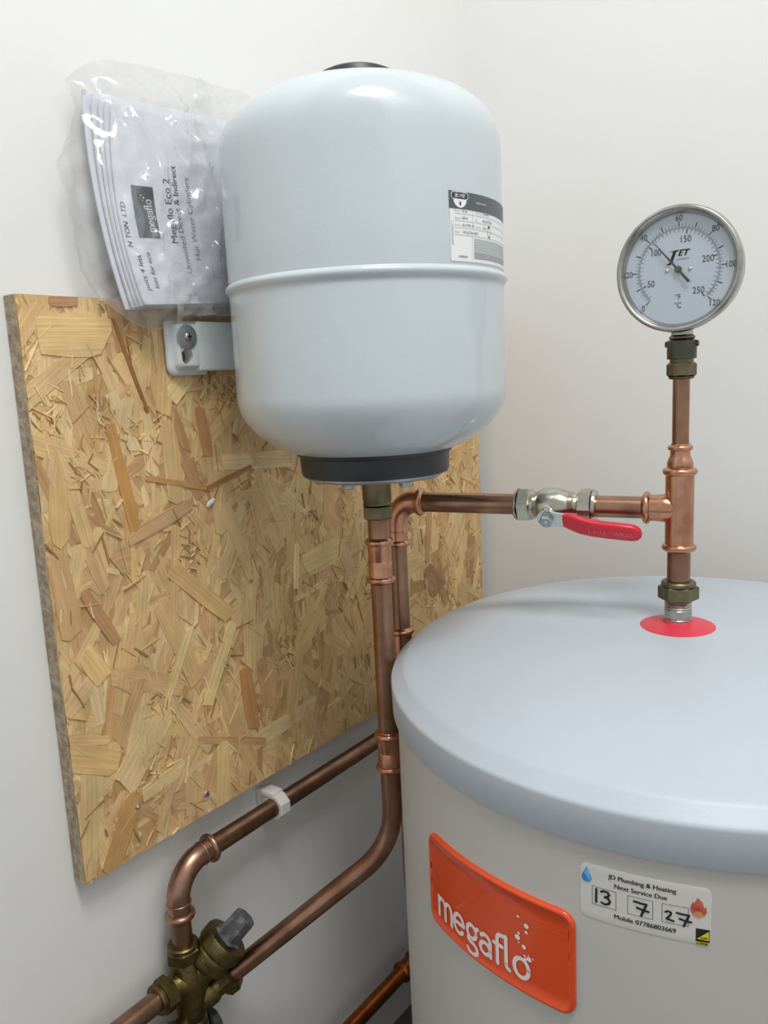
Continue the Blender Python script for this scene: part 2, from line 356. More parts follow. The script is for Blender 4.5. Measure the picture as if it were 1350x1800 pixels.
class StrandMesh:
    def __init__(s): s.v = []; s.f = []; s.uv = []; s.col = []
    def add(s, P, x, ang, org, col, tilt=0.0):
        P = clip_poly(P)
        if not P: return False
        ar = sum(P[i][0]*P[(i+1) % len(P)][1]-P[(i+1) % len(P)][0]*P[i][1] for i in range(len(P)))
        if abs(ar) < 2e-6: return False
        if ar < 0: P = P[::-1]
        n = len(P); o = len(s.v); c, q = math.cos(ang), math.sin(ang)
        ru, rv = random.uniform(0, 50), random.uniform(0, 50)
        uvs = [((p[0]-org[0])*c+(p[1]-org[1])*q+ru, -(p[0]-org[0])*q+(p[1]-org[1])*c+rv) for p in P]
        for p, u in zip(P, uvs):
            s.v.append(Vector((x+tilt*(-(p[0]-org[0])*q+(p[1]-org[1])*c), p[0], p[1])))
        for p in P: s.v.append(Vector((BX-.0006, p[0], p[1])))
        s.f.append(tuple(o+i for i in range(n))); s.uv.append(uvs); s.col.append(col)
        for i in range(n):
            j = (i+1) % n; s.f.append((o+j, o+i, o+n+i, o+n+j)); s.uv.append([uvs[j], uvs[i], uvs[i], uvs[j]]); s.col.append(col)
        return True
    def build(s, name, parent):
        me = bpy.data.meshes.new(name); o0 = Vector(parent.location); me.from_pydata([p-o0 for p in s.v], [], s.f)
        me.uv_layers.new(name='grain'); me.color_attributes.new('tint', 'FLOAT_COLOR', 'CORNER'); k = 0
        ul = me.uv_layers['grain']; ca = me.color_attributes['tint']
        for uvs, col in zip(s.uv, s.col):
            for u in uvs: ul.data[k].uv = u; ca.data[k].color = col; k += 1
        me.materials.append(MT['strand']); ob = bpy.data.objects.new(name, me); COL.objects.link(ob); ob.parent = parent; return ob
TINTS = ['#d2b582', '#cfae7a', '#d8bc8c', '#cba976', '#d5b884', '#c9a674', '#cfb082', '#dcc396', '#c6a276', '#c09a6c', '#d0b27c', '#ceae80']
DARK = ['#b58a60', '#a97e56', '#b98e66', '#9f744c']
MEANT = lin('#cdae7c')
def tint(dark=.1):
    c = lin(random.choice(DARK if random.random() < dark else TINTS)); k = random.uniform(.94, 1.04); return tuple((c[i]*.7+MEANT[i]*.3)*k for i in range(3))+(1,)
area = lambda: (random.uniform(BY0-.02, BY1+.02), random.uniform(BZ0-.02, BZ1+.02))
def rang():
    r = random.random()
    if r < .62: return PI/2+random.gauss(0, .45)
    return random.uniform(0, PI)
sm = StrandMesh()
for i in range(2600):                                # the lower layer that shows in the gaps
    y, z = area(); L = random.uniform(.02, .07); a = rang(); sm.add(strand_poly(y, z, L, random.uniform(.004, .013), a), BX+.0001+.0005*i/2600, a, (y, z), tint(.16))
spl = []
for i in range(26):                                  # tufts of short splinters
    cy, cz = area(); base = rang()
    for k in range(28): spl.append((cy+random.gauss(0, .012), cz+random.gauss(0, .014), random.uniform(.004, .016), random.uniform(.0006, .0018), base+random.gauss(0, .8)))
for i in range(700): y, z = area(); spl.append((y, z, random.uniform(.006, .03), random.uniform(.0006, .002), rang()))
for i, (y, z, L, W, a) in enumerate(spl):
    sm.add(strand_poly(y, z, L, W, a), BX+.0013+.0009*random.random(), a, (y, z), tint(.25) if random.random() < .7 else lin(random.choice(['#9a7448', '#e2cc9e', '#d8bc8a'])), random.uniform(-.15, .15))
so = sm.build('loose_strand_layer', osb); so['kind'] = 'stuff'
HAND = [(0.4428, 0.5987, 0.4987, 0.6533, 0.0347, '#d3b887'), (0.4644, 0.5761, 0.5136, 0.584, 0.017, '#d3b887'), (0.475, 0.8407, 0.5567, 0.8649, 0.0153, '#bd9a72'), (0.4825, 1.0544, 0.5119, 0.9639, 0.004, '#94683f'),
        (0.4671, 0.9533, 0.4845, 0.8475, 0.0128, '#b98a50'), (0.556, 0.6416, 0.6007, 0.7186, 0.0142, '#d6bd86'), (0.4119, 1.0379, 0.473, 1.0385, 0.0400, '#d3b47e'), (0.4184, 1.0675, 0.445, 1.0686, 0.009, '#b08460'),
        (0.4196, 0.8023, 0.4501, 0.7428, 0.0125, '#b58a60'), (0.4994, 0.6593, 0.5395, 0.7316, 0.0111, '#d4bb84'), (0.5023, 0.8994, 0.5897, 0.8755, 0.006, '#b28a58'), (0.5777, 0.8772, 0.6474, 0.8936, 0.0062, '#9d7245'),
        (0.402, 0.8496, 0.4064, 0.9067, 0.0198, '#d0ad74'), (0.5792, 0.9625, 0.5857, 0.9133, 0.0157, '#b08358'), (0.5685, 1.0045, 0.5437, 0.9821, 0.0266, '#dcc08a'), (0.3802, 0.6532, 0.4325, 0.6246, 0.027, '#cfac74'),
        (0.4124, 0.5122, 0.4507, 0.5795, 0.0229, '#b88f5c'), (0.9996, 0.6852, 1.03, 0.6539, 0.04, '#9c7a58'), (0.4152, 0.7421, 0.4305, 0.7142, 0.0219, '#d2b27a'), (0.7009, 0.6519, 0.7491, 0.7054, 0.03, '#cdae78'),
        (0.6139, 0.6586, 0.6202, 0.5859, 0.0201, '#b98a58'), (0.9122, 0.7138, 0.986, 0.7149, 0.0308, '#cfb27c'), (0.7325, 0.7614, 0.8008, 0.7696, 0.0351, '#d4b882'), (0.523, 0.8011, 0.5952, 0.7322, 0.0194, '#c9a872'), (0.6727, 0.8704, 0.696, 0.8117, 0.024, '#d0b080')]
N = 300-len(HAND)
for i in range(N):
    y, z = area(); y = min(max(y, BY0+.012), BY1-.012); z = min(max(z, BZ0+.012), BZ1-.012)
    L = random.uniform(.045, .125); a = rang(); W = random.uniform(.008, .024); sm = StrandMesh()
    if sm.add(strand_poly(y, z, L, W, a), BX+.0006+.0009*i/N, a, (y, z), tint(.11), random.uniform(-.02, .02)): sm.build('strand', osb)
for i, (y0, z0, y1, z1, W, c) in enumerate(HAND):
    a = math.atan2(z1-z0, y1-y0); L = math.hypot(y1-y0, z1-z0); y, z = (y0+y1)/2, (z0+z1)/2; sm = StrandMesh()
    if sm.add(strand_poly(y, z, L, W, a, .12), BX+.0016+.0003*i/25, a, (y, z), lin(c)): sm.build('strand', osb)
def cross_screw(g, p, axis, r, dome):                # pan head
    g.lathe([(r, 0)]+[(r*math.cos(rad(a)), dome*math.sin(rad(a))) for a in (15, 35, 55, 75)]+[(0, dome)], p, axis, 20)
g = G(); cross_screw(g, (BX+.0008, .5423, .5393), (1, 0, 0), .0042, .0022); sc = make('screw', g, 'zinc', osb); sc['label'] = 'small zinc screw near the lower edge'
g = G(); g.box((BX+.0024, .5405, .5389), (BX+.00305, .5441, .5397)); g.box((BX+.0024, .5419, .5375), (BX+.00305, .5427, .5411)); make('screw_slot', g, 'black', sc)
g = G().lathe([(.0018, 0), (.0030, .0002), (.0032, .0013), (.0022, .0019), (.0018, .0008), (0, .0006)], (BX+.0010, .4529, .5684), (1, 0, 0), 14); rm = make('drill_hole_rim', g, 'osbedge', osb); make('hole_plug', G().lathe([(.0017, 0), (.0016, .0008), (0, .0010)], (BX+.0016, .4529, .5684), (1, 0, 0), 12), 'paint', rm)
g = G(); g.lathe([(0, 0), (.0035, .0006), (.0045, .0016), (.003, .0026), (0, .003)], (0, 0, 0), (1, 0, 0), 14); g.map(lambda p: (p.x+BX+.0016, .5817+p.y*1.7*.83-p.z*.35, .8622+p.y*.8+p.z*.6))
p_ = make('paint_drop', g, 'paint', osb); p_['label'] = 'dried white paint drop'

# ================================================================== HOT WATER CYLINDER
CX, CY = .466, .793; RC = .2915
cyl = thing('hot_water_cylinder', 'large white hot water cylinder with a blue-grey lid and orange badge', 'cylinder', (CX, CY, 0))
make('casing', G().lathe([(0, 0), (RC-.004, 0), (RC, .004), (RC, H-.318), (RC-.004, H-.316), (0, H-.316)], (CX, CY, 0), (0, 0, 1), 128), 'casing', cyl)
lp = [(0, -.310), (.2924, -.310), (.2926, -.3288), (.2938, -.3298), (.2955, -.3298), (.2962, -.3286), (.2968, -.3012), (.2967, -.2998), (.2962, -.2985), (.2952, -.2974), (.2940, -.2964), (.2860, -.2890), (.2845, -.2877), (.2830, -.2868), (.2812, -.2860)]
lp += [(r, -.261-.0245*(r/.281)**3.05) for r in (.276, .27, .26, .245, .225, .20, .17, .14, .10, .06, .03)]+[(0, -.261)]
make('lid', G().lathe([(r, z+.3) for r, z in lp], (CX, CY, H-.3), (.0145, -.0177, 1), 160), 'lid', cyl, sharp=50)
GX, GY = .456, .7945                                 # axis of the outlet riser
ws = make('washer', G().lathe([(.012, .001), (.036, .0004), (.0362, .0012), (.035, .0018), (.0150, .0052), (.0138, .0075), (.0125, .0075)], (GX, GY, H-.2624), (0, 0, 1), 64), 'redfilm', cyl); ws['label'] = 'red rubber washer round the outlet'
g = G(); pr = [(0, 0), (.0131, 0)]
for i in range(2): pr += [(.0131, .0095*(i+1)-.0008), (.0126, .0095*(i+1)-.0002), (.0131, .0095*(i+1)+.0006)]
z = .0205
for i in range(5): pr += [(.0131, z), (.0124, z+.0010)]; z += .0021
pr += [(.0128, z), (0, z)]
ob = make('outlet_stub', g.lathe(pr, (GX, GY, H-.262), (0, 0, 1), 40), 'steel', cyl, sharp=25); ob['label'] = 'threaded steel outlet stub'
# orange badge
AZ0 = rad(-119.9); wb = rad(31.1)*RC; mB = on_cyl(CX, CY, RC, AZ0)
BZ = H-.4805; hb = .0855
g = patch(wb, hb, .011, [(0, -.0005), (0, .0018), (.0006, .0030), (.0020, .0038), (.0034, .0036), (.0044, .0028)], v0=BZ); g.map(mB); bd = make('badge', g, 'badge', cyl, sharp=60); bd['label'] = 'orange curved name badge'
g = G(); pts = [(.006+i*(wb-.012)/30, BZ+hb*(.53+.235*(3*(i/30)**2-2*(i/30)**3))-.003*math.sin(PI*i/15)) for i in range(31)]
stroke(g, pts, .0008); g.map(lambda p: mB(p, .0030)); make('wave_line', g, 'badgeline', bd, smooth=False)
g = G(); xe = megaflo(g, .0165, BZ+.0135, .0147, .0178, .0036, .26); g.map(lambda p: mB(p, .0034)); l_ = make('lettering', g, 'print_white', bd, smooth=False); l_['label'] = 'white rounded megaflo lettering'
g = G()
for bx_, bz_, br in ((.1115, .0650, .0011), (.1190, .0602, .0021), (.1188, .0548, .0014), (.1120, .0510, .0012), (.1108, .0470, .0024), (.1117, .0430, .0008), (.1165, .0412, .0019), (.1170, .0338, .0010), (.1210, .0327, .0022), (.1245, .0345, .0007), (.1178, .0313, .0013), (.1205, .0360, .0006)):
    disc(g, bx_, BZ+bz_, br)
g.map(lambda p: mB(p, .0034)); make('bubble_print', g, 'print_white', bd, smooth=False)
# service sticker
AZ1 = rad(-88.0); ws_ = rad(17.3)*RC; mS = on_cyl(CX, CY, RC, AZ1); SZ = H-.3935; hs = .0425
g = patch(ws_, hs, .005, [(0, -.0002), (0, .00025), (.0002, .0003)], v0=SZ); g.map(mS); st = make('service_sticker', g, 'sticker', cyl, sharp=60); st['label'] = 'white service reminder sticker'
def put(body, x, y, size, m, parent, mp, name='lettering', off=.0006, **k):
    g = text2d(body, size, **k); g.map(lambda p: (p.x+x, p.y+y, 0)); g.map(lambda p: mp(p, off)); return make(name, g, m, parent, smooth=False)
put('JD Plumbing & Heating', ws_/2-.001, SZ+.0352, .0049, 'ink', st, mS, align='CENTER', bold=.022)
put('Next Service Due', ws_/2-.002, SZ+.0288, .0049, 'ink', st, mS, align='CENTER', bold=.022)
put('Mobile 07786803669', ws_/2+.001, SZ+.0052, .0049, 'ink', st, mS, align='CENTER', bold=.022)
for i, x in enumerate((.0085, .0335, .0565)):
    g = frame2(G(), x, SZ+.0118, x+.0172, SZ+.0260, .0003); g.map(lambda p: mS(p, .0006)); make('date_box', g, 'grey_ink', st, smooth=False)
def hand(sts, x, y, s, wd):
    g = G()
    for q in sts: stroke(g, [(x+a*s, y+b*s) for a, b in q], wd)
    g.map(lambda p: mS(p, .0008)); make('handwriting', g, 'ink', st, smooth=False)
one = [[(0, 0), (.02, 1)]]
three = [[(.35, .9), (.55, 1), (.8, .97), (.92, .8), (.8, .62), (.6, .55), (.85, .5), (.98, .3), (.85, .08), (.6, .0), (.38, .08)]]
seven = [[(.0, 1), (.45, .95), (.85, .95), (.7, .55), (.5, .0)], [(.2, .55), (.6, .45), (1.0, .42)]]
two = [[(.0, .85), (.25, .97), (.5, .9), (.5, .7), (.3, .4), (.1, .15), (.4, .1), (.75, .02)]]
hand(one+three, .0115, SZ+.0142, .0102, .0016); hand(seven, .0380, SZ+.0130, .0098, .0016)
hand(two, .0588, SZ+.0140, .0072, .0014); hand(seven, .0662, SZ+.0118, .0092, .0015)
g = G(); g.add([(.0045+a, SZ+.0318+b, 0) for a, b in [(0, .0080), (-.0012, .0052), (-.0030, .0020), (-.0036, -.0010), (-.0025, -.0034), (0, -.0044), (.0025, -.0034), (.0038, -.0008), (.0032, .0020), (.0014, .0050)]], [tuple(range(10))])
g.map(lambda p: mS(p, .0006)); make('water_drop_print', g, 'blue', st, smooth=False)
g = G(); g.add([(.0800+a, SZ+.0262+b, 0) for a, b in [(-.0008, .0086), (-.0018, .0062), (-.0026, .0040), (-.0036, .0052), (-.0050, .0020), (-.0052, -.0016), (-.0034, -.0046), (0, -.0054), (.0034, -.0046), (.0052, -.0014), (.0048, .0026), (.0038, .0012), (.0030, .0030), (.0022, .0056), (.0010, .0066)]], [tuple(range(15))])
g.map(lambda p: mS(p, .0006)); make('flame_print', g, 'flame', st, smooth=False)
g = G(); disc(g, .0800, SZ+.0226, .0034, 14, .0022); g.map(lambda p: mS(p, .0008)); make('flame_base_print', g, 'flame2', st, smooth=False)
g = rect2(G(), .0785, SZ+.0022, .0873, SZ+.0118); g.map(lambda p: mS(p, .0006)); make('safety_logo', g, 'ink', st, smooth=False)
g = G().add([(.0792, SZ+.0042, 0), (.0868, SZ+.0036, 0), (.0868, SZ+.0108, 0)], [(0, 1, 2)]); g.map(lambda p: mS(p, .0008)); make('safety_logo_triangle', g, 'yellow', st, smooth=False)
put('GAS', .0815, SZ+.0046, .0024, 'ink', st, mS, off=.0010, bold=.03)
g = rect2(G(), .0787, SZ-.0002, .0871, SZ+.0020); g.map(lambda p: mS(p, .0006)); make('safety_number_strip', g, 'yellow', st, smooth=False)
put('678908', .0790, SZ+.0001, .0024, 'ink', st, mS, off=.0008, bold=.03)

# ================================================================== OUTLET RISER WITH TEE
Z = lambda z: H+z
ris = thing('outlet_riser', 'upright copper pipe with tee fitting rising from the grey lid', 'pipe', (GX, GY, Z(-.2335)))
g = G(); hexnut(g, (GX, GY, Z(-.2345)), (0, 0, 1), .0335, .015, .3); g.lathe([(.0165, 0), (.0165, .003), (.0150, .0045), (.0112, .005)], (GX, GY, Z(-.2195)), (0, 0, 1), 32); make('union_nut', g, 'brass', ris, sharp=25)
make('lower_pipe', G().cyl((GX, GY, Z(-.216)), (GX, GY, Z(-.160)), .0110), 'pipe', ris)
TZ = -.1425
EX, EY = .157, .735                                   # corner of the far elbow
hd = Vector((GX-EX, GY-EY, 0)).normalized()           # direction elbow -> tee
g = G(); g.lathe([(.0112, -.040), (.0134, -.039), (.0134, .039), (.0112, .040)], (GX, GY, Z(TZ)), (0, 0, 1), 36)
rim(g, (GX, GY, Z(TZ-.0385)), (0, 0, 1), .0128); rim(g, (GX, GY, Z(TZ+.0365)), (0, 0, 1), .0128)
b0 = Vector((GX, GY, Z(TZ)))-hd*.012; g.lathe([(.0118, -.010), (.0132, -.004), (.0141, .001), (.0136, .005), (.0131, .010), (.0131, .020)], b0, -hd, 32); rim(g, b0-hd*.0185, -hd, .0128)
make('tee', g, 'copper', ris, sharp=40)
g = G(); g.lathe([(.0115, .040), (.0122, .041), (.0122, .0455), (.0108, .049), (.0096, .052), (.0093, .056), (.0094, .061), (.0085, .0635)], (GX, GY, Z(TZ)), (0, 0, 1), 32)
rim(g, (GX, GY, Z(TZ+.0595)), (0, 0, 1), .0088, .0028, .0030); make('reducer', g, 'copper', ris, sharp=40)
make('upper_pipe', G().cyl((GX, GY, Z(-.085)), (GX, GY, Z(-.010)), .0078), 'pipe', ris)
hp = Vector((GX, GY, Z(TZ)))
make('branch_pipe', G().cyl(hp-hd*.026, hp-hd*.086, .0110), 'pipe', ris)

# ================================================================== DIAL THERMOMETER
ga = thing('dial_thermometer', 'round stainless dial thermometer with white face on top of the riser', 'thermometer', (GX, GY, Z(-.0165)))
g = G(); g.lathe([(.0085, 0), (.0112, .0005), (.0118, .0025)], (GX, GY, Z(-.0178)), (0, 0, 1), 28); hexnut(g, (GX, GY, Z(-.0155)), (0, 0, 1), .0235, .0135, .26); make('compression_nut', g, 'brass', ga, sharp=25)
make('thread_ring', G().cyl((GX, GY, Z(-.003)), (GX, GY, Z(.002)), .0108), 'brass', ga)
g = G(); g.lathe([(0, 0), (.0128, 0), (.0134, .0008), (.0134, .0165), (.0128, .0175), (0, .0175)], (GX, GY, Z(.0012)), (0, 0, 1), 32)
for a in (190, 5, 100): d = Vector((math.cos(rad(a)), math.sin(rad(a)), 0)); g.cyl(Vector((GX, GY, Z(.0152)))+d*.0118, Vector((GX, GY, Z(.0152)))+d*.0152, .0028, 14, 0, .0006)
ob = make('adapter', g, 'brass', ga, sharp=30); ob.data.materials[0] = mat('dark_bronze', '#55564c', .45, 1.0, col2='#64645a', nscale=60)
g = G(); hexnut(g, (GX, GY, Z(.0185)), (0, 0, 1), .0205, .0052, .1); make('lock_nut', g, 'brass', ga, sharp=25)
make('stem', G().cyl((GX, GY, Z(.0235)), (GX, GY, Z(.036)), .0098, 32), 'steel', ga)
GC = Vector((GX, GY-.004, Z(.0822))); FY = GC.y-.010        # dial plane faces -Y
ax = (0, -1, 0)
make('case', G().lathe([(0, -.016), (.049, -.016), (.0525, -.013), (.0532, .006), (.0532, .0085), (0, .0085)], GC, ax, 96), 'steel', ga)
g = G().lathe([(.0505, .0070), (.0540, .0068), (.0562, .0085), (.0566, .0110), (.0562, .0150), (.0550, .0172), (.0536, .0178), (.0522, .0168), (.0506, .0145), (.0492, .0120), (.0488, .0102)], GC, ax, 128); make('bezel', g, 'chrome', ga, sharp=60).data.materials[0] = MT['steel']
make('dial_plate', G().lathe([(0, .0086), (.0512, .0086), (.0512, .0098), (0, .0100)], GC, ax, 96), 'dial', ga)
dp = [o for o in ga.children if o.name.startswith('dial_plate')][0]
def mD(p, off=0.0): return (GC.x+p[0], GC.y-.0102-off, GC.z+p[1])
def tick(g, a, r0, r1, w_):
    c, s = math.cos(a), math.sin(a); n = (-s*w_/2, c*w_/2)
    g.add([(r0*c+n[0], r0*s+n[1], 0), (r0*c-n[0], r0*s-n[1], 0), (r1*c-n[0], r1*s-n[1], 0), (r1*c+n[0], r1*s+n[1], 0)], [(0, 1, 2, 3)])
angC = lambda t_: rad(225-t_/120*270)
RA = .0368
g = G()
for r in (RA, RA-.0011): stroke_pts = [(r*math.cos(angC(i*1.2)), r*math.sin(angC(i*1.2))) for i in range(101)]; [tick(g, 0, 0, 0, 0)]; stroke(g, stroke_pts, .00028)
for i in range(61):
    t_ = i*2; a = angC(t_)
    if t_ % 10 == 0: tick(g, a, RA+.0006, RA+.0052, .00075 if t_ % 20 == 0 else .0009)
    else: tick(g, a, RA, RA+.0030, .0003)
for f_ in range(35, 251, 5):
    a = angC((f_-32)/1.8)
    if f_ % 50 == 0: tick(g, a, RA-.0012-.0042, RA-.0016, .00085)
    else: tick(g, a, RA-.0012-.0030, RA-.0012, .0003)
g.map(mD); make('scale_marks', g, 'grey_ink', dp, smooth=False)
g = G()
def num(body, r, a, sz):
    q = text2d(body, sz, align='CENTER', sx=.85); x, y = r*math.cos(a), r*math.sin(a)-sz*.36
    q.map(lambda p: (p.x+x, p.y+y, 0)); g.add(q.v, q.f)
for t_ in (0, 20, 40, 60, 80, 100, 120): num(str(t_), RA+.0086, angC(t_), .0078)
for f_ in (50, 100, 150, 200, 250): num(str(f_), RA-.0098, angC((f_-32)/1.8), .0084)
num('°F', .0245, -PI/2, .0072); num('°C', .0318, -PI/2, .0072)
g.map(mD); make('numerals', g, 'grey_ink', dp, smooth=False)
g = text2d('J', .0135, bold=.06, shear=.35); g.map(lambda p: (p.x-.0080, p.y+.0076, 0)); q = text2d('ET', .0072, bold=.05, shear=.35, sx=1.15); q.map(lambda p: (p.x-.0008, p.y+.0118, 0)); g.add(q.v, q.f)
for x0, x1, y0 in ((-.0085, .0000, .0163), (-.0060, -.0002, .0156), (-.0030, .0100, .0168)): rect2(g, x0, y0, x1, y0+.0004)
q = text2d('- - - - -', .0034, bold=.03); q.map(lambda p: (p.x+.0000, p.y+.0090, 0)); g.add(q.v, q.f); rect2(g, -.0020, .0084, .0098, .0087)
g.map(mD); make('maker_logo', g, 'ink', dp, smooth=False)
for sx_ in (-1, 1): make('dial_screw', G().lathe([(.0016, 0), (.0016, .0006), (.0010, .0011), (0, .0012)], (GC.x+sx_*.0104, GC.y-.0100, GC.z-.0005), ax, 16), 'chrome', dp)
na = angC(42.0); nd = Vector((math.cos(na), 0, math.sin(na))); nn = Vector((-nd.z, 0, nd.x)); g = G()
def bar(a, b, wa, wb_, y, th):
    A = Vector((GC.x, y, GC.z))+nd*a; B = Vector((GC.x, y, GC.z))+nd*b; v = []
    for yy in (0, -th): v += [A+nn*wa/2+Vector((0, yy, 0)), A-nn*wa/2+Vector((0, yy, 0)), B-nn*wb_/2+Vector((0, yy, 0)), B+nn*wb_/2+Vector((0, yy, 0))]
    g.add(v, [(0, 1, 2, 3), (7, 6, 5, 4), (0, 4, 5, 1), (1, 5, 6, 2), (2, 6, 7, 3), (3, 7, 4, 0)])
bar(.002, .0115, .0018, .0018, GC.y-.0125, .0005); bar(.0115, .0355, .0016, .0005, GC.y-.0125, .0005); bar(-.016, -.002, .0026, .0020, GC.y-.0125, .0005)
nd_ = make('needle', g, 'grey_ink', ga, smooth=False)
make('needle_hub', G().lathe([(0, 0), (.0031, 0), (.0031, .0024), (.0024, .0034), (0, .0036)], (GC.x, GC.y-.0100, GC.z), ax, 28), 'brass', nd_)
make('glass', G().lathe([(.0512, 0), (.0512, .0008), (0, .0008), (0, 0)], (GC.x, GC.y-.0145, GC.z), ax, 64), 'glass', ga)

# ================================================================== BALL VALVE
VC = hp-hd*.1215                                      # valve centre on the horizontal run
va = thing('ball_valve', 'nickel ball valve with red lever on the horizontal copper pipe', 'valve', VC)
g = G(); prof = [(.0112, -.0330), (.0145, -.0325), (.0150, -.030), (.0150, -.022), (.0128, -.0205), (.0140, -.0190), (.0170, -.0130), (.0180, -.006), (.0180, .004), (.0165, .010), (.0148, .0135)]
z = .0140
for i in range(4): prof += [(.0146, z), (.0138, z+.0008)]; z += .0016
prof += [(.0125, .0215), (.0125, .034)]
g.lathe(prof, VC, hd, 36); make('body', g, 'nickel', va, sharp=40)
g = G().lathe([(.0110, -.0425), (.0155, -.0425), (.0168, -.0410), (.0168, -.0395)], VC, hd, 32); hexnut(g, VC-hd*.0395, hd, .0325, .0150, .15); make('nut', g, 'nickel', va, sharp=25)
g = G().lathe([(.0110, .0425), (.0160, .0420), (.0168, .0400), (.0168, .0385)], VC, hd, 32); hexnut(g, VC+hd*.0235, hd, .0325, .0155, .35); make('nut', g, 'nickel', va, sharp=25)
sd = (Vector((0, -.90, -.42))-hd*Vector((0, -.90, -.42)).dot(hd)).normalized()     # spindle axis: out towards the room and down
pv = VC-hd*.004
g = G().cyl(pv, pv+sd*.024, .0085, 24, 0, .001); make('spindle_boss', g, 'nickel', va)
up_ = sd.cross(hd).normalized()
if up_.z < 0: up_ = -up_
def plate(g, pts, h0, h1, f):                         # extruded outline in (along, up) at heights h0..h1 along the spindle
    n = len(pts); v = [f(a, b, h0) for a, b in pts]+[f(a, b, h1) for a, b in pts]
    g.add(v, [tuple(range(n-1, -1, -1)), tuple(range(n, 2*n))]+[(i, (i+1) % n, n+(i+1) % n, n+i) for i in range(n)])
P3 = lambda a, b, h: pv+hd*a+up_*b+sd*h
g = G(); plate(g, [(10.5e-3*math.cos(rad(a)), 10.5e-3*math.sin(rad(a))) for a in range(60, 301, 20)]+[(.0105, -.0085), (.022, -.0095), (.022, .0065), (.0105, .0080)], .0235, .0255, P3)
plate(g, [(-.002, .009), (.004, .008), (.005, .0145), (.002, .017), (-.001, .016)], .0235, .0255, P3)
lv = make('lever', g, 'chrome', va, sharp=30)
g = G(); hexnut(g, pv+sd*.0255, sd, .0125, .0062, .2); g.cyl(pv+sd*.0255, pv+sd*.0345, .0034, 16, 0, .0006); make('spindle_nut', g, 'zinc', va, sharp=25)
# dipped grip: swept rounded section
def grip():
    g = G(); secs = []
    pathp = [(.0165, -.0010, .0245, .0070, .0030), (.0200, -.0012, .0248, .0088, .0036), (.026, -.0022, .0258, .0100, .0042), (.034, -.0042, .0275, .0100, .0044), (.045, -.0060, .0290, .0094, .0044), (.060, -.0074, .0298, .0092, .0044), (.075, -.0086, .0300, .0092, .0044), (.084, -.0094, .0300, .0090, .0044), (.0890, -.0098, .0300, .0076, .0040), (.0925, -.0100, .0300, .0045, .0028), (.0935, -.0100, .0300, .0008, .0008)]
    n = 20
    for a, b, h, hb_, ht in pathp:
        for k in range(n):
            th = 2*PI*k/n; c, s = math.cos(th), math.sin(th); e = .55
            g.v.append(P3(a, b+hb_*math.copysign(abs(s)**e, s), h+ht*math.copysign(abs(c)**e, c)))
    for i in range(len(pathp)-1):
        for k in range(n): g.f.append((i*n+k, i*n+(k+1) % n, (i+1)*n+(k+1) % n, (i+1)*n+k))
    g.f.append(tuple(range(n-1, -1, -1))); g.f.append(tuple((len(pathp)-1)*n+k for k in range(n))); return g
gr = make('grip', grip(), 'red', lv, sharp=60); gr['label'] = 'red vinyl lever grip'
def mG(p, off=0.0): return P3(p[0], p[1]-.0022-.09*p[0], .03455)
for body, x, sz in ((') inta', .042, .0088), ('WRAS', .0660, .0072)):
    g = text2d(body, sz); g.map(lambda p: (p.x+x, p.y-.0030, 0)); g.map(mG); make('lettering', g, 'pinkprint', gr, smooth=False)

# ================================================================== BALANCED PIPE: horizontal run, elbow and drop behind the tank pipe
bp = thing('elbowed_pipe', 'copper pipe with press elbow running from ball valve down behind the cylinder', 'pipe', (EX, EY, Z(-.62)))
eh = Vector((EX, EY, Z(TZ)))
make('horizontal_pipe', G().cyl(eh+hd*.030, VC-hd*.030, .0110), 'pipe', bp)
g = G(); R_ = .026; pth = arc_path(eh+hd*.034, eh, eh-Vector((0, 0, .052)), R_); g.tube(pth, .0126, 28, False)
rim(g, eh+hd*.031, hd, .0124); rim(g, eh-Vector((0, 0, .048)), (0, 0, 1), .0124); torus(g, eh-Vector((0, 0, .034)), (0, 0, 1), .0124, .0008); make('elbow', g, 'copper', bp, sharp=60)
make('vertical_pipe', G().cyl(eh-Vector((0, 0, .045)), eh-Vector((0, 0, .48)), .0110), 'pipe', bp)
g = G().lathe([(.0112, 0), (.0126, .001), (.0126, .039), (.0112, .040)], eh-Vector((0, 0, .190)), (0, 0, 1), 28)
rim(g, eh-Vector((0, 0, .187)), (0, 0, 1), .0122); rim(g, eh-Vector((0, 0, .153)), (0, 0, 1), .0122); make('coupling', g, 'copper', bp, sharp=40)

# ================================================================== EXPANSION VESSEL
TX, TY, RT = .188, .660, .135
ve = thing('expansion_vessel', 'glossy white round expansion tank hung on the wall', 'tank', (TX, TY, Z(-.106)))
prof = []
for i in range(25):
    t_ = PI/2*(1-i/24); prof.append((RT*max(0, math.cos(t_))**(2/2.3), -.0170-.0690*math.sin(t_)**(2/2.05)))
prof += [(RT, z) for z in (.02, .05, .076)]
prof += [(RT, .0800), (RT+.0008, .0808), (RT+.0024, .0826), (RT+.0034, .0848), (RT+.0035, .0862), (RT+.0028, .0880), (RT+.0010, .0896), (RT-.0002, .0904), (RT, .0925)]
prof += [(RT, z) for z in (.13, .16, .19)]
for i in range(25):
    t_ = PI/2*i/24; prof.append((RT*max(0, math.cos(t_))**(2/2.19), .1969+.0723*math.sin(t_)**(2/3.02)))
make('shell', G().lathe([(r, Z(z)) for r, z in prof], (TX, TY, 0), (0, 0, 1), 128), 'enamel', ve, sharp=60)
make('top_cap', G().lathe([(0, .262), (.040, .262), (.040, .2745), (.0375, .2800), (.030, .2835), (.015, .2855), (0, .286)], (TX, TY, H), (0, 0, 1), 48), 'black', ve)
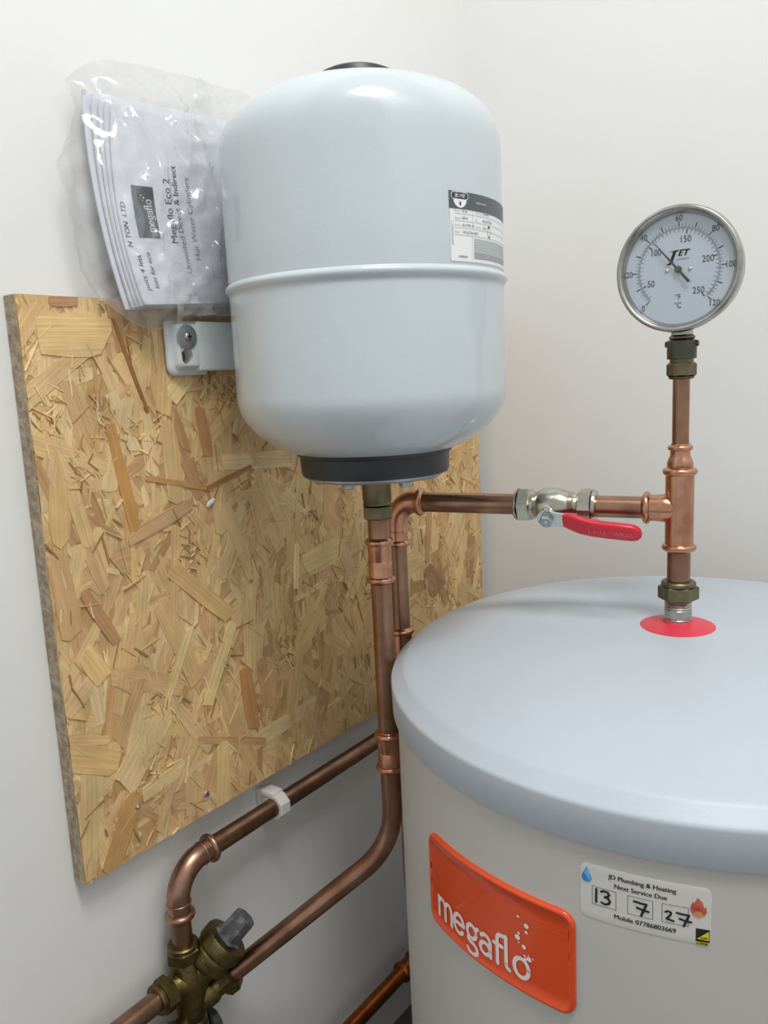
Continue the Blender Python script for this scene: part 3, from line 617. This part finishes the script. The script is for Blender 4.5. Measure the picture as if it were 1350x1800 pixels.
make('flange_ring', G().lathe([(.070, -.070), (.0815, -.0735), (.0800, -.0755), (.0785, -.0780), (.0765, -.0795), (.0758, -.0950), (.0745, -.0985), (.060, -.0985)], (TX, TY, H), (0, 0, 1), 96), 'black', ve)
fp = make('flange_plate', G().lathe([(0, -.0975), (.0690, -.0975), (.0705, -.0985), (.0700, -.1010), (.0670, -.1030), (.050, -.1035), (0, -.1035)], (TX, TY, H), (0, 0, 1), 96), 'zinc', ve)
for k in range(6):
    a = rad(-82+60*k); p = Vector((TX+.056*math.cos(a), TY+.056*math.sin(a), Z(-.1085)))
    g = G(); hexnut(g, p, (0, 0, 1), .0115, .0052, a, .0007); make('bolt', g, 'zinc', fp, sharp=25)
# rating label
LZ = rad(-20.2); mL = on_cyl(TX, TY, RT, LZ); L0 = Z(.0925); lw = rad(50)*RT; lh = .0580
g = patch(lw, lh, .003, [(0, -.0001), (0, .0002)], v0=L0); g.map(mL); lb = make('rating_label', g, 'label', ve, sharp=60); lb['label'] = 'grey and white rating label'
g = G(); frame2(g, .0003, L0+.0003, lw-.0003, L0+lh-.0003, .0003, 24); g.map(lambda p: mL(p, .0004)); make('label_border', g, 'pale_ink', lb, smooth=False)
g = rect2(G(), .0, L0+lh-.0142, lw, L0+lh, 30); g.map(lambda p: mL(p, .0005)); make('header_band', g, 'logo2', lb, smooth=False).data.materials[0] = mat('header_grey', '#50575d', .4)
g = G(); stroke(g, [(.0055, L0+lh-.0035), (.0195, L0+lh-.0035)], .0066); g.add([(.0045+.0160*i/8, L0+lh-.0062, 0) for i in range(9)]+[(.0125+.0078*math.cos(rad(-a)), L0+lh-.0064+.0070*math.sin(rad(-a)), 0) for a in range(0, 181, 20)], [tuple(list(range(9))+list(range(9, 19)))])
g.map(lambda p: mL(p, .0007)); make('emblem', g, 'label', lb, smooth=False)
g = stroke(G(), [(.0055, L0+lh-.0035), (.0195, L0+lh-.0035)], .0053); g.map(lambda p: mL(p, .0008)); make('emblem_field', g, 'logo', lb, smooth=False)
put('ZILMET', .0125, L0+lh-.0050, .0042, 'label', lb, mL, off=.0010, align='CENTER', bold=.008)
g = G().add([(.0125+a, L0+lh-.0098+b, 0) for a, b in [(0, .0022), (-.0009, .0004), (-.0011, -.0006), (-.0006, -.0014), (0, -.0016), (.0006, -.0014), (.0011, -.0006), (.0009, .0004)]], [tuple(range(8))]); g.map(lambda p: mL(p, .0009)); make('emblem_drop', g, 'logo', lb, smooth=False)
put('MADE IN ITALY', .0330, L0+lh-.0082, .0024, 'label', lb, mL, off=.0008, bold=.02)
rows = [('PS Press', '10 bar', 'Temp.range', '-10/+99°C'), ('Capacity', '20014', 'Tipo', 'REG.SETTERS'), ('Volume', '18 (TYPE 18', 'Precharge', '2 bar'), ('Model', '118 ULTRA-PRO', '', '')]
for i, (a, b, c, d) in enumerate(rows):
    y = L0+.0415-.0058*i
    put(a, .0055, y, .0021, 'pale_ink', lb, mL); put(b, .0140, y-.0002, .0030, 'grey_ink', lb, mL)
    if c: put(c, .0315, y, .0021, 'pale_ink', lb, mL); put(d, .0430, y-.0002, .0030, 'grey_ink', lb, mL)
    g = rect2(G(), .0050, y-.0018, lw-.004, y-.0015, 24); g.map(lambda p: mL(p, .0005)); make('rule', g, 'pale_ink', lb, smooth=False)
g = G(); rect2(g, .0280, L0+.0280, .0282, L0+.0450); rect2(g, .0270, L0+.002, .0272, L0+.0225); g.map(lambda p: mL(p, .0005)); make('rule', g, 'pale_ink', lb, smooth=False)
for i in range(13):
    y = L0+.0200-.00135*i; g = rect2(G(), .0290, y, lw-.012-random.random()*.006, y+.0005, 20); g.map(lambda p: mL(p, .0005)); make('small_print', g, 'grey_ink' if i > 8 else 'pale_ink', lb, smooth=False)
put('118200018S', .0085, L0+.0038, .0023, 'grey_ink', lb, mL, bold=.01)
g = G(); rect2(g, .0022, L0+.014, .0026, L0+.034); rect2(g, .0034, L0+.014, .0038, L0+.031); g.map(lambda p: mL(p, .0005)); make('side_print', g, 'pale_ink', lb, smooth=False)
g = stroke(G(), arcp(.0545, L0+.0285, .0030, .0052, 0, 360, 18), .0004); disc(g, .0545, L0+.0322, .0011); disc(g, .0545, L0+.0240, .0008); g.map(lambda p: mL(p, .0005)); make('seal_print', g, 'grey_ink', lb, smooth=False)

# ------------------------------------------------------------------ wall bracket
br = thing('wall_bracket', 'white pressed-steel bracket holding the tank to the board', 'bracket', (BX, .60, Z(.0085)))
def rounded(y0, y1, z0, z1, r, n=6, left_only=True):
    pts = []
    for cy, cz, a0, rr in ((y1, z1, 0, .0006), (y0, z1, 90, .004), (y0, z0, 180, r), (y1, z0, 270, .0006)):
        sy = 1 if a0 in (0, 270) else -1; sz = 1 if a0 in (0, 90) else -1
        for i in range(n+1):
            a = rad(a0+90*i/n); pts.append((cy-sy*rr+rr*math.cos(a), cz-sz*rr+rr*math.sin(a)))
    return pts
g = G(); loops = []
for ins, x in ((0, .0215), (0, .0232), (.0010, .0252), (.0030, .0262), (.0056, .0268), (.0068, .0300), (.0082, .0332), (.0105, .0342)):
    loops.append([Vector((x, a, b)) for a, b in rounded(.5385+ins, .5880-ins*.25, Z(.0085)+ins, Z(.0640)-ins*.5, max(.0095-ins*.5, .002))])
n = len(loops[0]); hole = [Vector((.0342,   .5560+.0076*math.cos(2*PI*k/n+.1), Z(.0275)+.0082*math.sin(2*PI*k/n+.1))) for k in range(n)]
lv_ = loops+[hole, [Vector((.0215, p.y, p.z)) for p in hole]]
v = [p for l in lv_ for p in l]; f = [(i*n+k, i*n+(k+1) % n, (i+1)*n+(k+1) % n, (i+1)*n+k) for i in range(len(lv_)-1) for k in range(n)]
g.add(v, f); make('lug', g, 'bracket', br, sharp=50)
make('strap', G().box((.0215, .5715, Z(.0125)), (.0345, .740, Z(.0630)), .0022, 3), 'bracket', br)
make('saddle', G().box((.030, .6300, Z(.0165)), (.0555, .690, Z(.0600)), .002), 'bracket', br)
wsh = make('washer', G().lathe([(.003, 0), (.0121, 0), (.0125, .0004), (.0125, .0012), (.0119, .0016), (.003, .0016)], (.0343, .5568, Z(.0470)), (1, 0, 0), 40), 'zinc', br); wsh['label'] = 'round zinc washer'
g = G(); cross_screw(g, (.0357, .5574, Z(.0470)), (1, 0, 0), .0046, .0028); s_ = make('screw', g, 'nickel', br); s_['label'] = 'crosshead screw'
g = G(); g.box((.0378, .5566, Z(.0446)), (.0389, .5582, Z(.0494))); g.box((.0378, .5550, Z(.0462)), (.0389, .5598, Z(.0478))); make('screw_slot', g, 'brass', s_, smooth=False)

# ================================================================== TANK DROP PIPE
dr = thing('tank_drop_pipe', 'copper pipe dropping from the tank and bending towards the brass valve', 'pipe', (TX, TY, Z(-.64)))
g = G(); g.lathe([(0, -.1036), (.0135, -.1036), (.0150, -.1045), (.0150, -.1260), (.0143, -.1300)], (TX, TY, H), (0, 0, 1), 32); g.lathe([(.0143, -.130), (.0148, -.1315), (.0148, -.1325), (.0140, -.1330)], (TX, TY, H), (0, 0, 1), 32)
hexnut(g, (TX, TY, Z(-.1475)), (0, 0, 1), .0285, .0145, .2, .0012); make('brass_adapter', g, 'brass', dr, sharp=25)
V0 = Vector((TX, TY, Z(-.145))); VCN = Vector((TX, TY, Z(-.5187))); VE = Vector((.050, .5276, Z(-.653)))
ldv = (VE-VCN).normalized()
make('pipe', G().tube(arc_path(V0, VCN, VE+ldv*.01, .085, 18), .0110, 28), 'pipe', dr, sharp=60)
def coupling(z0, z1):
    g = G().lathe([(.0112, z0), (.0126, z0+.001), (.0126, (z0+z1)/2-.001), (.0122, (z0+z1)/2), (.0126, (z0+z1)/2+.001), (.0126, z1-.001), (.0112, z1)], (TX, TY, H), (0, 0, 1), 32)
    rim(g, (TX, TY, Z(z0+.004)), (0, 0, 1), .0122); rim(g, (TX, TY, Z(z1-.004)), (0, 0, 1), .0122); make('coupling', g, 'copper', dr, sharp=40)
coupling(-.2165, -.1680); coupling(-.4290, -.3830)

# ================================================================== WALL PIPE WITH ELBOW
wp = thing('wall_pipe', 'copper pipe along the wall under the board ending in an elbow', 'pipe', (.03, .484, Z(-.60)))
WZ = -.507; WYc = .4835
make('pipe', G().cyl((.03, .524, Z(WZ)), (.03, 1.12, Z(WZ)), .0110), 'dullpipe', wp)
g = G(); g.tube(arc_path((.03, .5345, Z(WZ)), (.03, WYc, Z(WZ)), (.03, WYc, Z(WZ-.0555)), .036), .0126, 28, False)
rim(g, (.03, .5310, Z(WZ)), (0, 1, 0), .0124, .004, .0040); rim(g, (.03, WYc, Z(WZ-.0520)), (0, 0, 1), .0124, .004, .0040)
torus(g, (.03, .5190, Z(WZ)), (0, 1, 0), .0124, .0011); torus(g, (.03, WYc, Z(WZ-.0375)), (0, 0, 1), .0124, .0011); make('elbow', g, 'copper', wp, sharp=60).data.materials[0] = mat('satin_copper', '#b5917e', .3, 1.0, col2='#9c7462', nscale=60, rough2=.36)
make('drop', G().cyl((.03, WYc, Z(WZ-.050)), (.03, WYc, Z(-.592)), .0110), 'dullpipe', wp)
# pipe clip
g = G(); g.lathe([(.0112, -.008), (.0155, -.008), (.0165, -.007), (.0165, .007), (.0155, .008), (.0112, .008), (.0112, -.008)], (.03, .638, Z(WZ)), (0, 1, 0), 8, PI/8)
g.box((.0, .632, Z(WZ-.016)), (.0195, .644, Z(WZ+.016)), .002); g.box((.012, .629, Z(WZ+.0105)), (.033, .647, Z(WZ+.0185)), .002)
tag(make('pipe_clip', g, 'clip', sharp=30), 'white plastic clip holding the wall pipe below the board', 'clip')

# ================================================================== BRASS PRESSURE VALVE
PC = Vector((.03, .4865, Z(-.636)))
pr_ = thing('pressure_valve', 'dull brass pressure reducing valve with a scuffed black cap', 'valve', PC)
g = G()
g.lathe([(.0125, -.052), (.0150, -.045), (.0165, -.030), (.0190, -.015), (.0205, 0), (.0185, .012), (.0150, .022), (.0140, .030)], PC, (0, 0, 1), 32)
g.lathe([(.0205, -.002), (.0165, .010), (.0138, .018), (.0134, .026)], PC, (0, -1, 0), 28)
bdv = Vector((.46, .56, .70)).normalized(); bo = PC+Vector((.004, .006, .000))
g.lathe([(.0180, -.004), (.0168, .008), (.0172, .014), (.0215, .0165), (.0232, .019), (.0235, .030), (.0230, .0335), (.0215, .0350), (.0215, .038)], bo, bdv, 36)
make('body', g, 'brass2', pr_, sharp=40)
make('bonnet', G().lathe([(0, .036), (.0240, .036), (.0258, .0375), (.0262, .040), (.0262, .050), (.0250, .0525), (.0165, .0535), (0, .0535)], bo, bdv, 40), 'brass2', pr_, sharp=30)
g = G().lathe([(0, .052), (.0168, .052), (.0168, .0548), (.0140, .0556), (.0141, .0562), (.0138, .0790), (.0128, .0815), (.0070, .0822), (0, .0822)], bo, bdv, 8); ob = make('cap', g, 'greycap', pr_, sharp=28); ob['label'] = 'scuffed black adjusting cap'
tn = Vector((.69, 0, H))-bo; tn = (tn-bdv*tn.dot(bdv)).normalized(); ts = bdv.cross(tn)
for body, t0, sz in (('PN16', .0245, .0070), ('BAR', .0450, .0070)):
    q = text2d(body, sz, align='CENTER', bold=.02); Rr = .0236 if t0 < .03 else .0263
    def mp(p):
        a = p[0]/Rr; return bo+bdv*(t0+p[1]-.003)+(tn*math.cos(a)+ts*math.sin(a))*(Rr+.0003)
    q.map(mp); make('cast_lettering', q, 'brass', pr_, smooth=False)
g = G(); hexnut(g, (.03, WYc, Z(-.6120)), (0, 0, 1), .0330, .0155, .35); g.lathe([(.0165, 0), (.0165, .0030), (.0150, .0045), (.0112, .0048)], (.03, WYc, Z(-.5965)), (0, 0, 1), 32); make('nut', g, 'brass2', pr_, sharp=25)
LY = PC.y-.024
g = G(); hexnut(g, (.03, LY, PC.z), (0, -1, 0), .0330, .0150, .2); g.lathe([(.0165, 0), (.0165, .0030), (.0150, .0045), (.0112, .0048)], (.03, LY-.015, PC.z), (0, -1, 0), 32); make('nut', g, 'brass2', pr_, sharp=25)
# outlet branch towards the slanting pipe
OB = PC+Vector((-.002, .004, -.036)); od = (VE-OB).normalized(); OL = (VE-OB).length
g = G(); hexnut(g, VE+ldv*.010, -ldv, .0330, .0150, .3); g.lathe([(.0112, -.006), (.0150, -.0055), (.0168, -.0040), (.0168, .001)], VE+ldv*.006, -ldv, 32); make('nut', g, 'brass2', pr_, sharp=25)
g = G().lathe([(.0150, 0), (.0150, OL*.25), (.0160, OL*.28), (.0160, OL*.5), (.0150, OL*.55), (.0128, OL*.62), (.0128, OL)], OB, od, 32); make('outlet_branch', g, 'brass2', pr_, sharp=35)
# lower body and second inlet below
g = G().lathe([(.0120, .0), (.0160, -.004), (.0170, -.016), (.0150, -.022), (.0150, -.060)], PC+Vector((0, 0, -.048)), (0, 0, 1), 32)
q0 = PC+Vector((0, 0, -.058)); g.lathe([(.0150, 0), (.0150, .018), (.0165, .020), (.0165, .024), (.0140, .026), (.0140, .036)], q0, (0, -1, 0), 28); make('lower_body', g, 'brass2', pr_, sharp=35)
g = G(); hexnut(g, q0+Vector((0, -.030, 0)), (0, -1, 0), .030, .014, .1); make('nut', g, 'brass2', pr_, sharp=25)
g = G().lathe([(.016, 0), (.019, .002), (.019, .010), (.016, .012)], q0+Vector((.004, .016, -.016)), (.2, 1, 0), 10); make('drain_cap', g, 'black', pr_, sharp=30)
# feed pipes
tag(make('feed_pipe', G().cyl((.03, LY-.016, PC.z), (.03, .12, PC.z), .0112), 'dullpipe'), 'brownish copper pipe leaving the brass valve towards the lower left', 'pipe')
tag(make('feed_pipe', G().cyl(q0+Vector((0, -.040, 0)), q0+Vector((0, -.34, 0)), .0112), 'dullpipe'), 'copper pipe out of the bottom branch of the brass valve', 'pipe')
lw_ = thing('floor_level_pipe', 'orange copper pipe low on the wall above the skirting board', 'pipe', (.032, .80, Z(-.91)))
make('pipe', G().cyl((.032, .30, Z(-.894)), (.032, 1.05, Z(-.894)), .0112), 'orange_copper', lw_)
g = G().lathe([(.0112, .866), (.0127, .867), (.0127, .905), (.0112, .906)], (.032, 0, Z(-.894)), (0, 1, 0), 28); rim(g, (.032, .870, Z(-.894)), (0, 1, 0), .0124); rim(g, (.032, .902, Z(-.894)), (0, 1, 0), .0124); make('coupling', g, 'orange_copper', lw_, sharp=40)

# ================================================================== DOCUMENTS IN A CLEAR BAG
ROT = rad(3.5); eu = Vector((0, -math.sin(ROT), math.cos(ROT))); er = Vector((0, math.cos(ROT), math.sin(ROT)))
def doc(y0, z0, xf, wd, ht, bow, th, lean):
    """curved booklet lying on its long edge: returns surface function x(u, v) and mesh"""
    def P(u, v, d=0.0):                              # u: 0 left .. 1 right, v: 0 bottom .. 1 top
        p = Vector((0, y0, z0))+er*(u*wd)+eu*(v*ht)
        p.x = xf+lean*v+bow*((2*v-1)**2)*(1-u)**2-d
        p.y += -.006*(1-(2*v-1)**2)*(1-u)
        return p
    n, m_ = 14, 14; g = G()
    for d in (0, th):
        for i in range(n+1):
            for j in range(m_+1): g.v.append(P(i/n, j/m_, d))
    K = (n+1)*(m_+1); id_ = lambda i, j: i*(m_+1)+j
    for i in range(n):
        for j in range(m_):
            a = (id_(i, j), id_(i+1, j), id_(i+1, j+1), id_(i, j+1)); g.f.append(a); g.f.append(tuple(K+q for q in a[::-1]))
    for i in range(n): g.f += [(id_(i, 0), K+id_(i, 0), K+id_(i+1, 0), id_(i+1, 0)), (id_(i, m_), id_(i+1, m_), K+id_(i+1, m_), K+id_(i, m_))]
    for j in range(m_): g.f += [(id_(0, j), id_(0, j+1), K+id_(0, j+1), K+id_(0, j)), (id_(n, j), K+id_(n, j), K+id_(n, j+1), id_(n, j+1))]
    return g, P
labels = ['white manual with dark logo, frontmost of the papers in the clear bag', 'white booklet second from the front in the clear bag', 'white booklet third from the front in the clear bag', 'white booklet fourth from the front in the clear bag', 'white leaflet nearest the wall in the clear bag']
DOCS = [(.5000, .0755, .0385, .250, .176, .008, .0022, -.006), (.4982, .0745, .0362, .252, .180, .007, .0030, -.008), (.4966, .0740, .0331, .255, .184, .006, .0026, -.010), (.4945, .0735, .0303, .258, .190, .005, .0026, -.013), (.4905, .0720, .0270, .262, .196, .003, .0020, -.0165)]
cover = None
for (y0, z0, xf, wd, ht, bow, th, ln_), lab in zip(DOCS, labels):
    g, P = doc(y0, Z(z0), xf, wd, ht, bow, th, ln_); o = tag(make('booklet', g, 'paper', sharp=30), lab, 'booklet', 'papers in the clear bag')
    if cover is None: cover = (o, P, y0, Z(z0), wd, ht)
co, CP, cy0, cz0, cw, chh = cover
def mC(y, z, off):                                    # a point of the board plane (y, z) on the cover
    d = Vector((0, y-cy0, z-cz0)); return CP(d.dot(er)/cw, d.dot(eu)/chh)+Vector((off, 0, 0))
def cover_print(g, yb, zb, m, name, off=.0004, ang=0.0): # text runs upwards: u -> up, letters stand towards the left edge
    u_ = eu; v__ = -er
    g.map(lambda p: mC(yb+(u_*p.x+v__*p.y).y, zb+(u_*p.x+v__*p.y).z, off)); return make(name, g, m, co, smooth=False)
g = G(); rect2(g, 0, 0, .047, .0245, 6); cover_print(g, .5375, 1.1300, 'logo', 'logo_panel', .0005)
g = G(); nn_ = 10; v = [(.047*i/nn_, .0245, 0) for i in range(nn_+1)]+[(.047*i/nn_, .0245-.0035-.006*(i/nn_)-.004*math.sin(i/nn_*PI*1.6), 0) for i in range(nn_, -1, -1)]; g.add(v, [tuple(range(len(v)))]); cover_print(g, .5375, 1.1300, 'logo2', 'logo_wave', .0007)
g = G(); xe = megaflo(g, .0060, .0045, .0040, .0056, .00115, .28)
for a, b, r in ((.0365, .0125, .0009), (.0385, .0150, .0007), (.0360, .0165, .0005), (.0340, .0140, .0006)): disc(g, a, b, r, 10)
cover_print(g, .5375, 1.1300, 'label', 'logo_lettering', .0009)
def ct(body, yb, zb, size, m, **k): cover_print(text2d(body, size, **k), yb, zb, m, 'lettering')
ct('Megaflo Eco 2', .5545, 1.1880, .0108, 'grey_ink', align='RIGHT', bold=.008)
ct('Unvented Direct & Indirect', .5695, 1.0990, .0092, 'grey_ink', bold=.008); ct('Hot Water Cylinders', .5840, 1.1130, .0092, 'grey_ink', bold=.008)
ct('N TON  LTD', .5040, 1.1180, .0072, 'grey_ink', shear=.2); ct('pots 4 lets', .5125, 1.0790, .0078, 'grey_ink', shear=.2); ct('lots for eco', .5235, 1.0815, .0072, 'grey_ink', shear=.2)
g = G(); frame2(g, 0, 0, .022, .014, .0003); frame2(g, .004, .002, .009, .006, .0003); cover_print(g, .612, 1.098, 'grey_ink', 'drawing')
# the bag: two crumpled film faces meeting at the outline
OUT = [(0.4553, 1.2584), (0.4728, 1.2735), (0.4976, 1.2851), (0.5423, 1.2913), (0.591, 1.2953), (0.6687, 1.2965), (.74, 1.292), (.785, 1.27), (.80, 1.2), (.795, 1.12), (.76, 1.073), (.70, 1.064), (0.6189, 1.0590), (0.5634, 1.0565), (0.5269, 1.0431), (0.5102, 1.0451), (0.4914, 1.0527), (0.4653, 1.0684), (0.4534, 1.0929), (0.4455, 1.1218), (0.4424, 1.1646), (0.4384, 1.1852), (0.4527, 1.2113), (0.4623, 1.2344)]
def resample(P, n):
    P = P+[P[0]]; L = [0]
    for a, b in zip(P, P[1:]): L.append(L[-1]+math.dist(a, b))
    out = []
    for i in range(n):
        t_ = L[-1]*i/n; k = max(j for j in range(len(L)-1) if L[j] <= t_); q = (t_-L[k])/(L[k+1]-L[k]); out.append((P[k][0]+(P[k+1][0]-P[k][0])*q, P[k][1]+(P[k+1][1]-P[k][1])*q))
    return out
RIM = resample(OUT, 180); bc = (.600, 1.165); NR = 46
def film_x(y, z, rho, side):
    front = .047+.010*max(0, min(1, (.56-y)/.08)); back = .0045 if z > Z(.088) else .0235
    mid = .024 if z > Z(.086) else .030
    k = (1-rho**5)
    x = mid+((front if side > 0 else back)-mid)*k
    p = Vector((y*26+side*7, z*17, side*3))
    wr = noise.noise(p)*.007
    def crease(a, b, w_): return max(0.0, 1-abs(noise.noise(Vector((a, b, side*5+w_))))*5)      # sharp narrow ridges
    wr += crease(y*34+z*10, z*8, 1)*.0065+crease(y*20-z*26, z*8+y*8, 2)*.0060+crease(y*60+z*34, z*18, 3)*.0028+crease(z*40, y*20, 4)*.0022-.002
    amp = 1.0 if y < .60 else .35
    x += side*wr*amp*(.25+.75*k)
    lim = TX-math.sqrt(max(0, (RT+.003)**2-(y-TY)**2)) if abs(y-TY) < RT+.003 else 1
    dl = .0402+.0005 if side > 0 else 0
    if side > 0 and .50 < y < .76 and Z(.074) < z < Z(.265): x = max(x, .0415+.0085*max(0, min(1, (.56-y)/.06)))
    x = min(x, lim-.0015 if lim < 1 else x)
    return max(x, .0025 if z > Z(.0865) else BX+.003)
g = G(); nA = len(RIM)
for side in (1, -1):
    base = len(g.v)
    for r in range(NR+1):
        rho = (r+.02)/(NR+.02)
        for (ry, rz) in RIM:
            y = bc[0]+(ry-bc[0])*rho; z = bc[1]+(rz-bc[1])*rho; s_r = 1+.012*noise.noise(Vector((ry*90, rz*90, 0)))*rho
            y = bc[0]+(y-bc[0])*s_r; z = bc[1]+(z-bc[1])*s_r
            g.v.append(Vector((film_x(y, z, rho, side), y, z)))
    for r in range(NR):
        for k in range(nA):
            q = (base+r*nA+k, base+r*nA+(k+1) % nA, base+(r+1)*nA+(k+1) % nA, base+(r+1)*nA+k); g.f.append(q if side > 0 else q[::-1])
tag(make('plastic_bag', g, 'film', sharp=75), 'crumpled clear plastic bag of papers wedged between wall and tank', 'bag')

# overlapping fold of film across the right half of the papers
g = G(); NU, NV = 36, 60
for i in range(NU+1):
    for j in range(NV+1):
        u, v = i/NU, j/NV; z = 1.046+(1.285-1.046)*v
        y0 = .524+.062*v**1.1+.004*noise.noise(Vector((v*9, 3.1, 0))); y = y0+(.72-y0)*u
        zz = max(z, 1.0575+.006*noise.noise(Vector((y*40, 0, 5)))) if y > .535 else z
        x = film_x(y, zz, .55, 1)+.0012+.0030*noise.noise(Vector((y*30, zz*14, 8)))+max(0, 1-abs(noise.noise(Vector((y*50+zz*40, zz*12, 4))))*5)*.003*(1-u)
        lim = TX-math.sqrt(max(0, (RT+.003)**2-(y-TY)**2)) if abs(y-TY) < RT+.003 else 1
        g.v.append(Vector((min(x, lim-.0008), y, zz)))
for i in range(NU):
    for j in range(NV): a = i*(NV+1)+j; g.f.append((a, a+NV+1, a+NV+2, a+1))
bag = [o for o in COL.objects if o.name.startswith('plastic_bag')][0]
make('fold', g, 'film2', bag, sharp=75)
